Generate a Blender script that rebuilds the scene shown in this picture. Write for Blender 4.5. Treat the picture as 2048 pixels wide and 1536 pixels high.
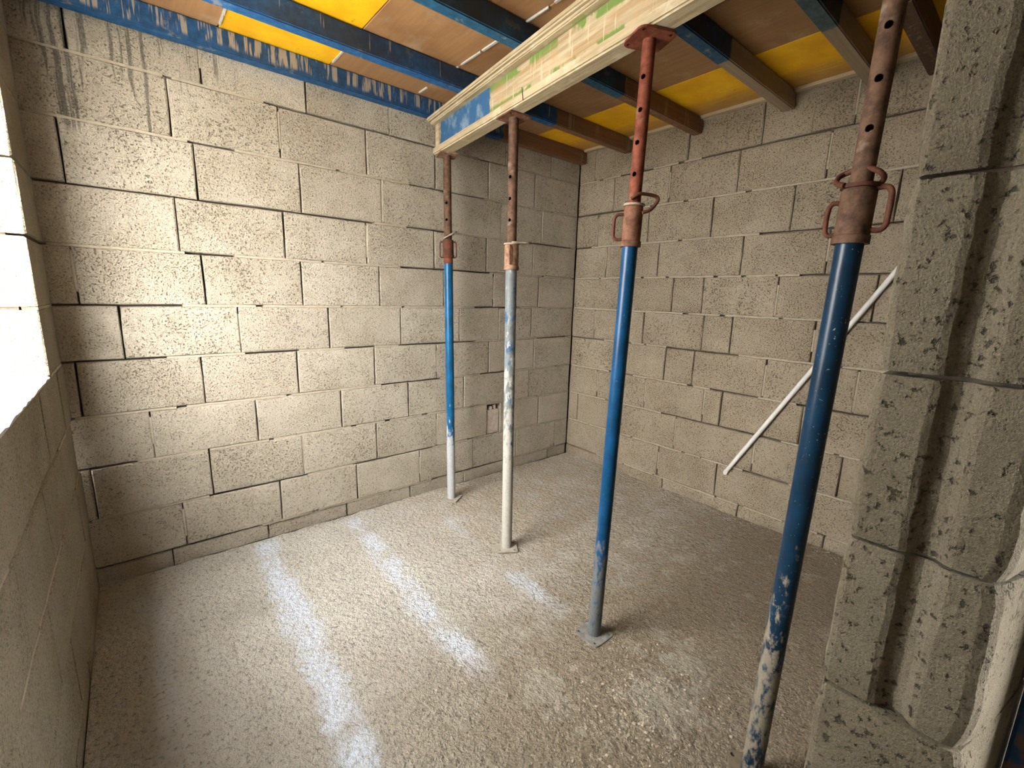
import bpy, bmesh, math, random
from mathutils import Vector, Matrix, noise as mnoise
for o in list(bpy.data.objects): bpy.data.objects.remove(o)
SC = bpy.context.scene
COL = SC.collection
rnd = random.Random(7)

# ------------------------------------------------------------------ camera, sky, exposure
cam = bpy.data.cameras.new('camera'); cam.sensor_width = 36.0; cam.sensor_fit = 'HORIZONTAL'
cam.lens = 15.811; cam.clip_start = 0.02; cam.clip_end = 200
co = bpy.data.objects.new('camera', cam); COL.objects.link(co); SC.camera = co
R_ = Vector((0.766845, -0.641284, 0.026523)); U_ = Vector((0.103375, 0.164188, 0.980997)); F_ = Vector((0.633453, 0.749531, -0.192199))
M = Matrix((R_, U_, -F_)).transposed().to_4x4(); M.translation = Vector((-2.96197, -2.70866, 1.40259)); co.matrix_world = M

w = bpy.data.worlds.new('overcast_sky'); SC.world = w; w.use_nodes = True
bg = w.node_tree.nodes['Background']; bg.inputs[0].default_value = (1.0, 0.985, 0.95, 1)
# standard overcast sky: radiance grows from the horizon to the zenith as (1 + 2 sin(elevation)) / 3
_n, _l = w.node_tree.nodes, w.node_tree.links
_tc = _n.new('ShaderNodeTexCoord'); _sx = _n.new('ShaderNodeSeparateXYZ'); _l.new(_tc.outputs['Generated'], _sx.inputs[0])
_mx = _n.new('ShaderNodeMath'); _mx.operation = 'MAXIMUM'; _l.new(_sx.outputs[2], _mx.inputs[0]); _mx.inputs[1].default_value = 0.0
_ma = _n.new('ShaderNodeMath'); _ma.operation = 'MULTIPLY_ADD'; _l.new(_mx.outputs[0], _ma.inputs[0]); _ma.inputs[1].default_value = 6.0; _ma.inputs[2].default_value = 3.0
_l.new(_ma.outputs[0], bg.inputs[1])
SC.view_settings.view_transform = 'Standard'; SC.view_settings.look = 'None'
SC.view_settings.gamma = 1.0; SC.view_settings.use_curve_mapping = False
SC.view_settings.exposure = 3.0
SC.cycles.max_bounces = 10; SC.cycles.diffuse_bounces = 8; SC.cycles.use_denoising = True

# ------------------------------------------------------------------ node helper
class NT:
    def __init__(s, name):
        s.m = bpy.data.materials.new(name); s.m.use_nodes = True
        s.n = s.m.node_tree.nodes; s.l = s.m.node_tree.links; s.b = s.n['Principled BSDF']
        s.b.inputs['Roughness'].default_value = 0.9
        s.b.inputs['Specular IOR Level'].default_value = 0.25
    def add(s, t, **kw):
        n = s.n.new(t)
        for k, v in kw.items(): setattr(n, k, v)
        return n
    def put(s, n, key, v):
        i = n.inputs[key]
        if hasattr(v, 'is_output'): s.l.new(v, i)
        else: i.default_value = v
    def pos(s): return s.add('ShaderNodeNewGeometry').outputs['Position']
    def obj(s): return s.add('ShaderNodeTexCoord').outputs['Object']
    def rand(s): return s.add('ShaderNodeObjectInfo').outputs['Random']
    def mapv(s, v, scale=(1, 1, 1), loc=(0, 0, 0)):
        n = s.add('ShaderNodeMapping'); s.put(n, 'Vector', v); s.put(n, 'Scale', scale); s.put(n, 'Location', loc); return n.outputs[0]
    def noise(s, v, scale, detail=3, rough=0.55, dist=0):
        n = s.add('ShaderNodeTexNoise'); s.put(n, 'Vector', v); s.put(n, 'Scale', scale); s.put(n, 'Detail', detail)
        s.put(n, 'Roughness', rough); s.put(n, 'Distortion', dist); return n.outputs[0]
    def voro(s, v, scale, feat='F1'):
        n = s.add('ShaderNodeTexVoronoi', feature=feat); s.put(n, 'Vector', v); s.put(n, 'Scale', scale); return n.outputs[0]
    def math(s, op, a, b=0.0, c=None, clamp=False):
        n = s.add('ShaderNodeMath', operation=op, use_clamp=clamp); s.put(n, 0, a); s.put(n, 1, b)
        if c is not None: s.put(n, 2, c)
        return n.outputs[0]
    def step(s, v, a, b):
        n = s.add('ShaderNodeMapRange'); n.interpolation_type = 'SMOOTHSTEP'; s.put(n, 0, v); s.put(n, 1, a); s.put(n, 2, b); return n.outputs[0]
    def mix(s, f, a, b, mode='MIX'):
        n = s.add('ShaderNodeMix', data_type='RGBA', blend_type=mode)
        s.put(n, 0, f)
        for k, v in ((6, a), (7, b)):
            s.put(n, k, v if hasattr(v, 'is_output') else (*v, 1))
        return n.outputs[2]
    def sep(s, v):
        n = s.add('ShaderNodeSeparateXYZ'); s.put(n, 0, v); return n.outputs
    def comb(s, x, y, z):
        n = s.add('ShaderNodeCombineXYZ'); s.put(n, 0, x); s.put(n, 1, y); s.put(n, 2, z); return n.outputs[0]
    def vadd(s, a, b):
        n = s.add('ShaderNodeVectorMath', operation='ADD'); s.put(n, 0, a); s.put(n, 1, b); return n.outputs[0]
    def bump(s, h, strength=0.5, dist=0.004):
        n = s.add('ShaderNodeBump'); s.put(n, 'Height', h); s.put(n, 'Strength', strength); s.put(n, 'Distance', dist)
        s.l.new(n.outputs[0], s.b.inputs['Normal'])
    def color(s, c): s.put(s.b, 'Base Color', c if hasattr(c, 'is_output') else (*c, 1))
    def rough(s, r): s.put(s.b, 'Roughness', r)

# ------------------------------------------------------------------ materials
def block_material(name, light, dark, pore=125.0, pore_amt=1.0, drips=None, bump=1.0, dist=0.013, spk=170.0):
    t = NT(name); p = t.pos(); r = t.rand()
    pv = t.vadd(p, t.comb(t.math('MULTIPLY', r, 31.0), t.math('MULTIPLY', r, 17.0), 0.0))
    n1 = t.noise(pv, pore, 4, 0.6)
    n2 = t.noise(pv, 5.0, 3, 0.6)
    n3 = t.noise(pv, pore * 2.6, 2, 0.6)
    cover = t.math('ADD', 0.37, t.math('MULTIPLY', t.math('SUBTRACT', n2, 0.5), 0.16))
    pores = t.step(n1, t.math('SUBTRACT', cover, 0.05), t.math('ADD', cover, 0.06))
    base = t.mix(t.step(n2, 0.3, 0.7), light, tuple(c * k for c, k in zip(light, (0.86, 0.84, 0.8))))
    sp = t.noise(pv, spk, 3, 0.75)
    base = t.mix(t.math('MULTIPLY', t.step(sp, 0.52, 0.66), 0.55), base, tuple(min(1, c * 1.35) for c in light))
    base = t.mix(t.math('MULTIPLY', t.step(sp, 0.48, 0.33), 0.7), base, tuple(c * 0.55 for c in light))
    tint = t.mix(t.math('MULTIPLY', r, 0.55), base, t.mix(1.0, base, (0.84, 0.82, 0.80), 'MULTIPLY'))
    col = t.mix(t.math('MULTIPLY', t.math('SUBTRACT', 1.0, pores), pore_amt), tint, dark)
    h = t.math('ADD', t.math('MULTIPLY', pores, 1.0), t.math('MULTIPLY', sp, 0.7))
    if drips:
        ax, lo_u, hi_u = drips
        s = t.sep(p); u = s[ax]; z = s[2]
        uw = t.math('ADD', u, t.math('MULTIPLY', t.noise(p, 9.0, 2), 0.02))
        st = t.noise(t.comb(t.math('MULTIPLY', uw, 38.0), 0.0, t.math('MULTIPLY', z, 0.7)), 1.0, 3, 0.65)
        ln = t.noise(t.comb(t.math('MULTIPLY', uw, 9.0), 5.0, 0.0), 1.0, 1)
        dens = t.step(u, hi_u, lo_u)
        th = t.math('SUBTRACT', 0.68, t.math('MULTIPLY', dens, 0.17))
        m1 = t.math('MULTIPLY', t.step(st, th, t.math('ADD', th, 0.09)), t.math('ADD', 0.45, t.math('MULTIPLY', t.step(n1, 0.35, 0.6), 0.55)))
        zend = t.math('SUBTRACT', 2.50, t.math('ADD', t.math('MULTIPLY', t.step(ln, 0.35, 0.75), 0.42), t.math('MULTIPLY', dens, 0.14)))
        m2 = t.step(z, zend, t.math('ADD', zend, 0.05))
        m3 = t.step(t.math('ADD', z, t.math('MULTIPLY', t.noise(p, 14.0, 3), 0.16)), 2.50, 2.60)
        m = t.math('MAXIMUM', t.math('MULTIPLY', m1, m2), t.math('MULTIPLY', t.math('MULTIPLY', m3, dens), 0.7))
        col = t.mix(t.math('MULTIPLY', m, 0.85), col, (0.07, 0.07, 0.055))
    t.color(col); t.rough(0.95); t.bump(h, bump, dist); return t.m

BL = (0.50, 0.45, 0.365); BD = (0.20, 0.165, 0.12)
MAT = {}
MAT['block_left'] = block_material('aggregate_block_left', BL, BD, drips=(0, -2.9, -2.0))
MAT['block_right'] = block_material('aggregate_block_right', (0.41, 0.345, 0.258), (0.18, 0.14, 0.095), pore_amt=0.7, drips=(1, -3.4, -0.2))
MAT['block_window'] = block_material('aggregate_block_window', (0.36, 0.325, 0.25), (0.19, 0.165, 0.12), pore_amt=0.6)
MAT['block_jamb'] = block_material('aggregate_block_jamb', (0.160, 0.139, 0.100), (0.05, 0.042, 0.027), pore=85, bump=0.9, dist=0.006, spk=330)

def mortar_mat(name, c, dk=0.75):
    t = NT(name); p = t.pos(); n = t.noise(p, 40, 5, 0.65); n2 = t.noise(p, 6, 3)
    t.color(t.mix(t.step(n, 0.35, 0.6), tuple(x * dk for x in c), t.mix(n2, c, tuple(x * 0.85 for x in c)))); t.bump(n, 0.6, 0.005); return t.m
MAT['mortar'] = mortar_mat('mortar', (0.40, 0.345, 0.26))
MAT['mortar_dark'] = mortar_mat('mortar_dark_core', (0.16, 0.13, 0.10))  # darker mortar for the core behind the blocks
MAT['sill'] = mortar_mat('sill_mortar', (0.50, 0.49, 0.46))
MAT['slab'] = mortar_mat('slab_concrete', (0.35, 0.33, 0.30))
MAT['ground'] = mortar_mat('terrace_concrete', (0.42, 0.40, 0.36))

def floor_mat():
    t = NT('screed'); p = t.pos(); x, y, z = t.sep(p)
    n = t.noise(p, 62, 5, 0.7); big = t.noise(p, 1.5, 4, 0.6); med = t.noise(p, 7, 4, 0.65); grit = t.noise(p, 150, 3, 0.7)
    base = t.mix(t.step(big, 0.38, 0.62), (0.53, 0.50, 0.435), (0.62, 0.585, 0.515))
    # ochre dust towards the back right and the doorway
    och = t.math('MULTIPLY', t.step(t.math('ADD', x, t.math('MULTIPLY', med, 0.8)), -1.65, -0.7), t.step(med, 0.3, 0.62))
    base = t.mix(t.math('MULTIPLY', och, 0.75), base, (0.45, 0.355, 0.235))
    door = t.math('MULTIPLY', t.step(t.math('SUBTRACT', t.math('MULTIPLY', med, 0.9), y), 1.65, 2.2), t.step(x, -2.75, -2.0))
    near_tone = t.step(t.math('SUBTRACT', t.math('MULTIPLY', med, 0.9), y), 1.35, 2.0)   # darker brown towards the doorway side
    base = t.mix(t.math('MULTIPLY', near_tone, 0.6), base, (0.34, 0.305, 0.245))
    base = t.mix(t.math('MULTIPLY', door, 0.75), base, (0.24, 0.18, 0.11))
    # worn lighter and darker patches
    base = t.mix(t.math('MULTIPLY', t.step(med, 0.56, 0.72), 0.5), base, (0.60, 0.555, 0.47))
    base = t.mix(t.math('MULTIPLY', t.step(t.noise(p, 4.3, 4, 0.7), 0.57, 0.68), 0.35), base, (0.38, 0.345, 0.29))
    base = t.mix(t.math('MULTIPLY', t.step(n, 0.48, 0.32), 0.8), base, (0.13, 0.11, 0.08))
    base = t.mix(t.math('MULTIPLY', t.step(grit, 0.53, 0.66), 0.6), base, (0.58, 0.53, 0.43))
    # whitish cement laitance that dripped along the seams of the boards above; last entry a faint pale stripe beside the parapet
    wob = t.math('MULTIPLY', t.math('SUBTRACT', t.noise(p, 3.5, 3, 0.6), 0.5), 0.16)
    edge = t.math('MULTIPLY', t.math('SUBTRACT', t.noise(p, 24, 5, 0.75), 0.5), 0.17)
    for cx, slope, hw, y0, y1, amt in ((-2.535, 0.030, 0.052, -1.9, -0.05, 0.95), (-2.05, 0.04, 0.042, -1.5, -0.10, 0.80), (-1.575, 0.03, 0.042, -1.45, -1.12, 0.6), (-1.57, 0.0, 0.03, -0.75, -0.45, 0.4), (-3.03, 0.0, 0.035, -1.9, -0.2, 0.35)):
        c = t.math('SUBTRACT', t.math('ADD', x, wob), t.math('ADD', cx, t.math('MULTIPLY', t.math('ADD', y, 0.6), slope)))
        d = t.math('ADD', t.math('ABSOLUTE', c), edge)
        k = t.step(d, hw + 0.045, hw - 0.035)
        k = t.math('MULTIPLY', k, t.math('MULTIPLY', t.step(y, y0 - 0.12, y0 + 0.12), t.step(y, y1 + 0.06, y1 - 0.06)))
        k = t.math('MULTIPLY', t.math('MULTIPLY', k, t.step(t.noise(p, 6.0, 3, 0.6), 0.22, 0.55)), t.math('ADD', 0.55, t.math('MULTIPLY', t.step(n, 0.36, 0.58), 0.45)))
        k = t.math('MULTIPLY', k, amt * 1.0)
        base = t.mix(k, base, (0.72, 0.78, 0.89))
    # dried mortar splashes near the doorway
    for cx, cy, r0 in ((-1.66, -2.03, 0.13), (-1.43, -2.03, 0.075), (-1.37, -1.86, 0.03), (-1.95, -1.75, 0.09), (-2.0, -1.2, 0.10)):
        dx = t.math('SUBTRACT', x, cx); dy = t.math('SUBTRACT', y, cy)
        d = t.math('SQRT', t.math('ADD', t.math('MULTIPLY', dx, dx), t.math('MULTIPLY', dy, dy)))
        d = t.math('ADD', d, t.math('MULTIPLY', t.math('SUBTRACT', t.noise(p, 8, 6, 0.75), 0.5), 0.55))
        base = t.mix(t.math('MULTIPLY', t.step(d, r0 + 0.03, r0 - 0.04), 0.55), base, (0.46, 0.43, 0.35))
    t.color(base); t.rough(0.95)
    t.bump(t.math('ADD', t.math('MULTIPLY', n, 1.0), t.math('ADD', t.math('MULTIPLY', grit, 0.5), t.math('MULTIPLY', t.noise(p, 34, 3, 0.6), 1.7))), 1.0, 0.032); return t.m
MAT['floor'] = floor_mat()

def joist_mat(name, xsplit, blue=(0.012, 0.085, 0.22), wood=(0.20, 0.10, 0.05), drip=0.52, side_shade=0.0):
    t = NT(name); p = t.pos(); x, y, z = t.sep(p); nrm = t.sep(t.add('ShaderNodeNewGeometry').outputs['Normal'])
    g = t.noise(t.mapv(p, (3, 60, 60)), 1.0, 4, 0.6); n = t.noise(p, 30, 4, 0.65)
    b = t.mix(t.step(n, 0.35, 0.7), tuple(c * 0.75 for c in blue), tuple(min(1, c * 1.25 + 0.004) for c in blue))
    b = t.mix(t.math('MULTIPLY', t.step(t.noise(p, 12, 5, 0.7), 0.60, 0.68), 0.55), b, (0.27, 0.25, 0.21))
    if side_shade:   # shade of the side faces deepened in the colour, undersides stay blue
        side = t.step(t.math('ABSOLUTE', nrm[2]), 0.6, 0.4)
        gm = t.math('MULTIPLY', side, t.math('MULTIPLY', t.math('ADD', 0.55, t.math('MULTIPLY', t.step(t.noise(p, 3.5, 4), 0.35, 0.6), 0.45)), side_shade))
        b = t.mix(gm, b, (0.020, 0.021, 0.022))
    wd = t.mix(g, tuple(c * 0.55 for c in wood), tuple(c * 1.35 for c in wood))
    wd = t.mix(t.math('MULTIPLY', t.step(t.noise(t.mapv(p, (40, 40, 3)), 1.0, 3), 0.55, 0.7), 0.5), wd, (0.29, 0.21, 0.12))
    k = t.step(t.math('ADD', x, t.math('MULTIPLY', t.math('SUBTRACT', n, 0.5), 0.02)), xsplit - 0.008, xsplit + 0.008)
    c = t.mix(k, b, wd)
    # pale cement runs down the painted side
    st = t.noise(t.comb(t.math('MULTIPLY', x, 48.0), 0.0, t.math('MULTIPLY', z, 3.0)), 1.0, 3, 0.7)
    st2 = t.noise(t.comb(t.math('MULTIPLY', x, 5.0), 3.0, 0.0), 1.0, 2)
    zl = t.math('SUBTRACT', z, t.math('ADD', 2.44, t.math('MULTIPLY', st2, 0.09)))
    run = t.math('MULTIPLY', t.step(st, drip + 0.06, drip + 0.10), t.step(zl, -0.01, 0.01))
    run = t.math('MULTIPLY', run, t.step(t.math('ABSOLUTE', nrm[2]), 0.6, 0.4))
    run = t.math('MULTIPLY', run, t.math('SUBTRACT', 1.0, k))
    c = t.mix(t.math('MULTIPLY', run, 0.75), c, (0.33, 0.27, 0.19))
    t.color(c); t.rough(0.6); t.bump(t.math('ADD', n, g), 0.3, 0.003); return t.m

def board_mat(name, yellow):
    t = NT(name); p = t.pos(); r = t.rand(); x, y, z = t.sep(p)
    pv = t.vadd(p, t.comb(t.math('MULTIPLY', r, 9.0), t.math('MULTIPLY', r, 23.0), 0.0))
    g = t.noise(t.mapv(pv, (45, 3, 3)), 1.0, 4, 0.65); n = t.noise(pv, 6, 5, 0.65)
    bare = t.mix(g, (0.22, 0.112, 0.047), (0.40, 0.23, 0.108))
    bare = t.mix(t.math('MULTIPLY', t.step(n, 0.52, 0.70), 0.55), bare, (0.42, 0.315, 0.215))
    bare = t.mix(t.math('MULTIPLY', t.step(t.noise(pv, 2.5, 4), 0.5, 0.7), 0.5), bare, (0.17, 0.078, 0.032))
    if yellow:
        ye = t.mix(t.step(n, 0.3, 0.7), (0.72, 0.36, 0.006), (0.86, 0.50, 0.012))
        ye = t.mix(t.math('MULTIPLY', t.step(t.noise(pv, 13, 4, 0.7), 0.64, 0.72), 0.6), ye, (0.32, 0.17, 0.03))
        fade = t.math('ADD', x, t.math('MULTIPLY', t.math('SUBTRACT', g, 0.5), 0.25))
        c = t.mix(t.math('MULTIPLY', t.step(fade, -0.30, -0.08), 0.75), ye, bare)
    else: c = bare
    t.color(c); t.rough(0.5); t.bump(g, 0.25, 0.002); return t.m
MAT['board_yellow'] = board_mat('yellow_panel', True); MAT['board_brown'] = board_mat('worn_brown_panel', False)

def beam_mat(name, green=True, blue=False):
    t = NT(name); o = t.obj(); x, y, z = t.sep(o)
    g = t.noise(t.mapv(o, (60, 3, 60)), 1.0, 4, 0.6); n = t.noise(o, 9, 5, 0.65); n2 = t.noise(o, 35, 5, 0.7)
    c = t.mix(t.step(g, 0.3, 0.7), (0.27, 0.21, 0.125), (0.42, 0.345, 0.225))
    c = t.mix(t.math('MULTIPLY', t.step(n, 0.5, 0.68), 0.7), c, (0.36, 0.235, 0.12) if not green else (0.47, 0.415, 0.305))
    c = t.mix(t.math('MULTIPLY', t.step(n2, 0.60, 0.70), 0.5), c, (0.34, 0.31, 0.25))
    if blue:
        gn = t.noise(t.mapv(o, (0, 4.5, 4.0)), 1.0, 4, 0.6)
        band = t.math('ABSOLUTE', t.math('SUBTRACT', z, 0.107))
        c = t.mix(t.math('MULTIPLY', t.step(gn, 0.46, 0.51), t.step(t.math('ADD', band, t.math('MULTIPLY', n2, 0.02)), 0.040, 0.052)), c, (0.115, 0.185, 0.045))
        c = t.mix(t.math('MULTIPLY', t.step(t.noise(t.mapv(o, (0, 2.5, 30)), 1.0, 4), 0.5, 0.62), 0.6), c, (0.27, 0.165, 0.075))
        st = t.noise(t.comb(0.0, t.math('MULTIPLY', y, 40.0), t.math('MULTIPLY', z, 4.0)), 1.0, 3, 0.6)
        c = t.mix(t.math('MULTIPLY', t.step(st, 0.60, 0.68), 0.7), c, (0.46, 0.385, 0.26))
        ed = t.math('MULTIPLY', t.math('SUBTRACT', n2, 0.5), 0.05)
        k = t.math('MULTIPLY', t.step(t.math('ADD', y, ed), -0.66, -0.645), t.step(t.math('ADD', y, ed), -0.052, -0.067))
        c = t.mix(k, c, t.mix(t.step(n, 0.45, 0.66), (0.025, 0.085, 0.18), (0.14, 0.20, 0.26)))
    elif green:
        gn = t.noise(t.mapv(o, (8, 5, 8)), 1.0, 4, 0.6)
        c = t.mix(t.math('MULTIPLY', t.step(gn, 0.66, 0.70), 0.6), c, (0.17, 0.26, 0.07))
    t.color(c); t.rough(0.85); t.bump(t.math('ADD', g, n2), 0.5, 0.004); return t.m
MAT['flange'] = beam_mat('slurry_coated_timber', True); MAT['web'] = beam_mat('web_green_stain', False, True)

def rust_mat(name, a, b, dusty=0.35):
    t = NT(name); o = t.obj(); n = t.noise(o, 28, 5, 0.7); n2 = t.noise(o, 9, 4, 0.65)
    c = t.mix(t.step(n, 0.3, 0.68), a, b)
    c = t.mix(t.math('MULTIPLY', t.step(n2, 0.60, 0.72), dusty), c, (0.45, 0.38, 0.29))
    t.color(c); t.rough(0.75); t.put(t.b, 'Metallic', 0.15); t.bump(n, 0.35, 0.002); return t.m
MAT['rust'] = rust_mat('rusty_steel', (0.075, 0.030, 0.017), (0.20, 0.095, 0.055))
MAT['rust_red'] = rust_mat('red_oxide_steel', (0.085, 0.020, 0.010), (0.19, 0.055, 0.030), 0.2)
MAT['rust_dark'] = rust_mat('dark_rusty_steel', (0.045, 0.016, 0.010), (0.12, 0.045, 0.026), 0.15)
MAT['rust_dusty'] = rust_mat('dusty_rusty_steel', (0.13, 0.06, 0.035), (0.30, 0.19, 0.125), 0.85)
MAT['rust_brown'] = rust_mat('brown_rusty_steel', (0.045, 0.024, 0.015), (0.125, 0.070, 0.044), 0.3)
MAT['bare_steel'] = rust_mat('worn_steel', (0.16, 0.12, 0.085), (0.38, 0.32, 0.25), 0.4)
MAT['plate_steel'] = mortar_mat('dulled_plate', (0.20, 0.195, 0.175), 0.6)
MAT['plate_near'] = mortar_mat('earthy_plate', (0.15, 0.125, 0.085))
MAT['plate_dust'] = mortar_mat('dusty_plate', (0.33, 0.30, 0.25))

def tube_mat(name, paint, splash, z_full, z_top, speck=0.3, rough=0.35, base_mix=0.0, thr=0.5, dark=None, gain=0.36):
    """Painted tube; cement splash grows towards the foot (object z from z_top down to z_full)."""
    t = NT(name); o = t.obj(); x, y, z = t.sep(o)
    n = t.noise(t.mapv(o, (34, 34, 16)), 1.0, 5, 0.7); f = t.noise(o, 120, 3, 0.65); n3 = t.noise(o, 14, 4, 0.6)
    c = t.mix(t.step(n3, 0.3, 0.7), tuple(k * 0.72 for k in paint), tuple(k * 1.2 for k in paint))
    if dark: c = t.mix(t.step(n3, 0.50, 0.62), c, dark)
    ramp = t.step(z, z_top, z_full)
    amt = t.math('ADD', t.math('MULTIPLY', ramp, gain), base_mix)
    cut = t.math('SUBTRACT', thr + 0.28, amt)
    k = t.step(n, cut, t.math('ADD', cut, 0.12))
    c = t.mix(t.math('MULTIPLY', k, 0.92), c, t.mix(f, splash, tuple(q * 0.45 for q in splash)))
    c = t.mix(t.math('MULTIPLY', t.step(f, 0.67, 0.73), speck), c, (0.55, 0.50, 0.40))
    t.color(c); t.put(t.b, 'Roughness', t.math('ADD', rough, t.math('MULTIPLY', k, 0.5))); t.bump(t.math('ADD', t.math('MULTIPLY', k, 0.7), n), 0.25, 0.002)
    return t.m
MAT['pvc'] = NT('pvc').m
_t = NT('grey_conduit'); _n = _t.noise(_t.obj(), 20, 4); _t.color(_t.mix(_n, (0.55, 0.53, 0.49), (0.70, 0.68, 0.64))); _t.rough(0.5); MAT['pvc'] = _t.m
_t = NT('terracotta'); _n = _t.noise(_t.pos(), 45, 4); _t.color(_t.mix(_t.step(_n, .35, .65), (0.44, 0.36, 0.30), (0.52, 0.46, 0.39))); _t.bump(_n, .6, .006); MAT['clay'] = _t.m
_t = NT('raw_batten'); _p = _t.pos(); _n = _t.noise(_t.mapv(_p, (40, 4, 40)), 1.0, 4); _t.color(_t.mix(_n, (0.30, 0.23, 0.14), (0.50, 0.41, 0.28))); MAT['batten'] = _t.m

# ------------------------------------------------------------------ object helpers
def link(name, me, mat, parent=None, loc=None):
    o = bpy.data.objects.new(name, me); COL.objects.link(o)
    if mat is not None and not me.materials: me.materials.append(mat)
    if parent: o.parent = parent
    if loc: o.location = loc
    return o
def bm_obj(name, bm, mat, parent=None, loc=None, smooth=False):
    me = bpy.data.meshes.new(name); bmesh.ops.recalc_face_normals(bm, faces=bm.faces[:]); bm.to_mesh(me); bm.free()
    if smooth:
        for p in me.polygons: p.use_smooth = True
        try: me.set_sharp_from_angle(angle=math.radians(40))
        except Exception: pass
    return link(name, me, mat, parent, loc)
def box(bm, x0, x1, y0, y1, z0, z1):
    v = [bm.verts.new((x, y, z)) for z in (z0, z1) for y in (y0, y1) for x in (x0, x1)]
    for f in ((0, 2, 3, 1), (4, 5, 7, 6), (0, 1, 5, 4), (1, 3, 7, 5), (3, 2, 6, 7), (2, 0, 4, 6)): bm.faces.new([v[i] for i in f])
    return v
def empty(name, loc, label, cat, group=None):
    o = bpy.data.objects.new(name, None); COL.objects.link(o); o.location = loc; o.empty_display_size = 0.1
    o['label'] = label; o['category'] = cat
    if group: o['group'] = group
    return o
def struct(o, label, cat):
    o['kind'] = 'structure'; o['label'] = label; o['category'] = cat; return o
def beam_between(bm, pts, rad, n=10, closed=False):
    """round rod through points"""
    pts = [Vector(p) for p in pts]; rings = []
    if len(pts) > 4 and not closed:
        q = [pts[0]] + pts + [pts[-1]]; sm = []
        for i in range(1, len(q) - 2):
            for k in range(4):
                f = k / 4; a0, a1, a2, a3 = q[i - 1], q[i], q[i + 1], q[i + 2]
                sm.append(0.5 * (2 * a1 + (a2 - a0) * f + (2 * a0 - 5 * a1 + 4 * a2 - a3) * f * f + (3 * a1 - a0 - 3 * a2 + a3) * f ** 3))
        pts = sm + [pts[-1]]
    m = len(pts)
    for i, p in enumerate(pts):
        if closed: d = pts[(i + 1) % m] - pts[i - 1]
        else: d = pts[min(i + 1, m - 1)] - pts[max(i - 1, 0)]
        d.normalize(); a = d.orthogonal().normalized() if i == 0 else (a - d * a.dot(d)).normalized(); b = d.cross(a)
        rings.append([bm.verts.new(p + (a * math.cos(2 * math.pi * k / n) + b * math.sin(2 * math.pi * k / n)) * rad) for k in range(n)])
    for i in range(m if closed else m - 1):
        r0, r1 = rings[i], rings[(i + 1) % m]
        for k in range(n): bm.faces.new((r0[k], r0[(k + 1) % n], r1[(k + 1) % n], r1[k]))
    if not closed: bm.faces.new(rings[0][::-1]); bm.faces.new(rings[-1])
def lathe(bm, prof, n=28):
    """closed profile list of (r,z) revolved round z"""
    rings = [[bm.verts.new((r * math.cos(2 * math.pi * k / n), r * math.sin(2 * math.pi * k / n), z)) for k in range(n)] for r, z in prof]
    for i in range(len(prof)):
        a, b = rings[i], rings[(i + 1) % len(prof)]
        for k in range(n): bm.faces.new((a[k], a[(k + 1) % n], b[(k + 1) % n], b[k]))

# ------------------------------------------------------------------ block walls
LV = [0.0, 0.078, 0.322, 0.574, 0.817, 1.067, 1.314, 1.563, 1.811, 2.067, 2.32, 2.557]
NAMES = ['S', 'IJ', 'HI', 'GH', 'FG', 'EF', 'DE', 'CD', 'BC', 'AB', 'T']
def block_mesh(L, H, D, jit=0.0022, ch=0.0045, groove=None):
    """front face at y=0 facing -y, u along x, centred; irregular chamfered arrises"""
    bm = bmesh.new(); hx, hz = L / 2, H / 2
    nx = max(2, int(round(L / 0.16))); nz = 2
    def rim(inset, y, j):
        pts = []
        for i in range(nx): pts.append((-hx + L * i / nx, -hz))
        for i in range(nz): pts.append((hx, -hz + H * i / nz))
        for i in range(nx): pts.append((hx - L * i / nx, hz))
        for i in range(nz): pts.append((-hx, hz - H * i / nz))
        out = []
        for x, z in pts:
            x2 = x * (1 - inset / hx) + rnd.uniform(-j, j); z2 = z * (1 - inset / hz) + rnd.uniform(-j, j)
            out.append(bm.verts.new((x2, y, z2)))
        return out
    f = rim(ch, rnd.uniform(-0.0008, 0.0008), jit * 0.8); m = rim(0.0, ch * 1.2, jit); b = rim(0.0, D, 0)
    n = len(f)
    bm.faces.new(f)
    for i in range(n):
        k = (i + 1) % n
        bm.faces.new((f[i], m[i], m[k], f[k])); bm.faces.new((m[i], b[i], b[k], m[k]))
    bm.faces.new(b[::-1])
    bmesh.ops.recalc_face_normals(bm, faces=bm.faces[:])
    return bm
def wall_frame(u_dir, n_dir):
    """matrix mapping local x->u_dir, local -y->n_dir (into room)"""
    u = Vector(u_dir); nn = Vector(n_dir); up = Vector((0, 0, 1))
    m = Matrix((u, -nn, up)).transposed(); return m.to_4x4()
def place_block(parent, fr, origin, u0, u1, z0, z1, depth, mat, vgap=0.0065, hgap=0.009, proud=0.0025):
    L = u1 - u0 - vgap; H = z1 - z0 - hgap
    if L < 0.02 or H < 0.02: return None
    bm = block_mesh(L, H, depth); me = bpy.data.meshes.new('block'); bm.to_mesh(me); bm.free(); me.materials.append(mat)
    o = bpy.data.objects.new('block', me); COL.objects.link(o); o.parent = parent
    m = Matrix.Translation(Vector(origin) + fr.to_3x3() @ Vector(((u0 + u1) / 2, rnd.uniform(-proud, proud) + 0.001, 0)) + Vector((0, 0, (z0 + z1) / 2)))
    tilt = Matrix.Rotation(rnd.uniform(-0.003, 0.003), 4, 'Y')
    o.matrix_world = m @ fr @ tilt
    return o
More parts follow.
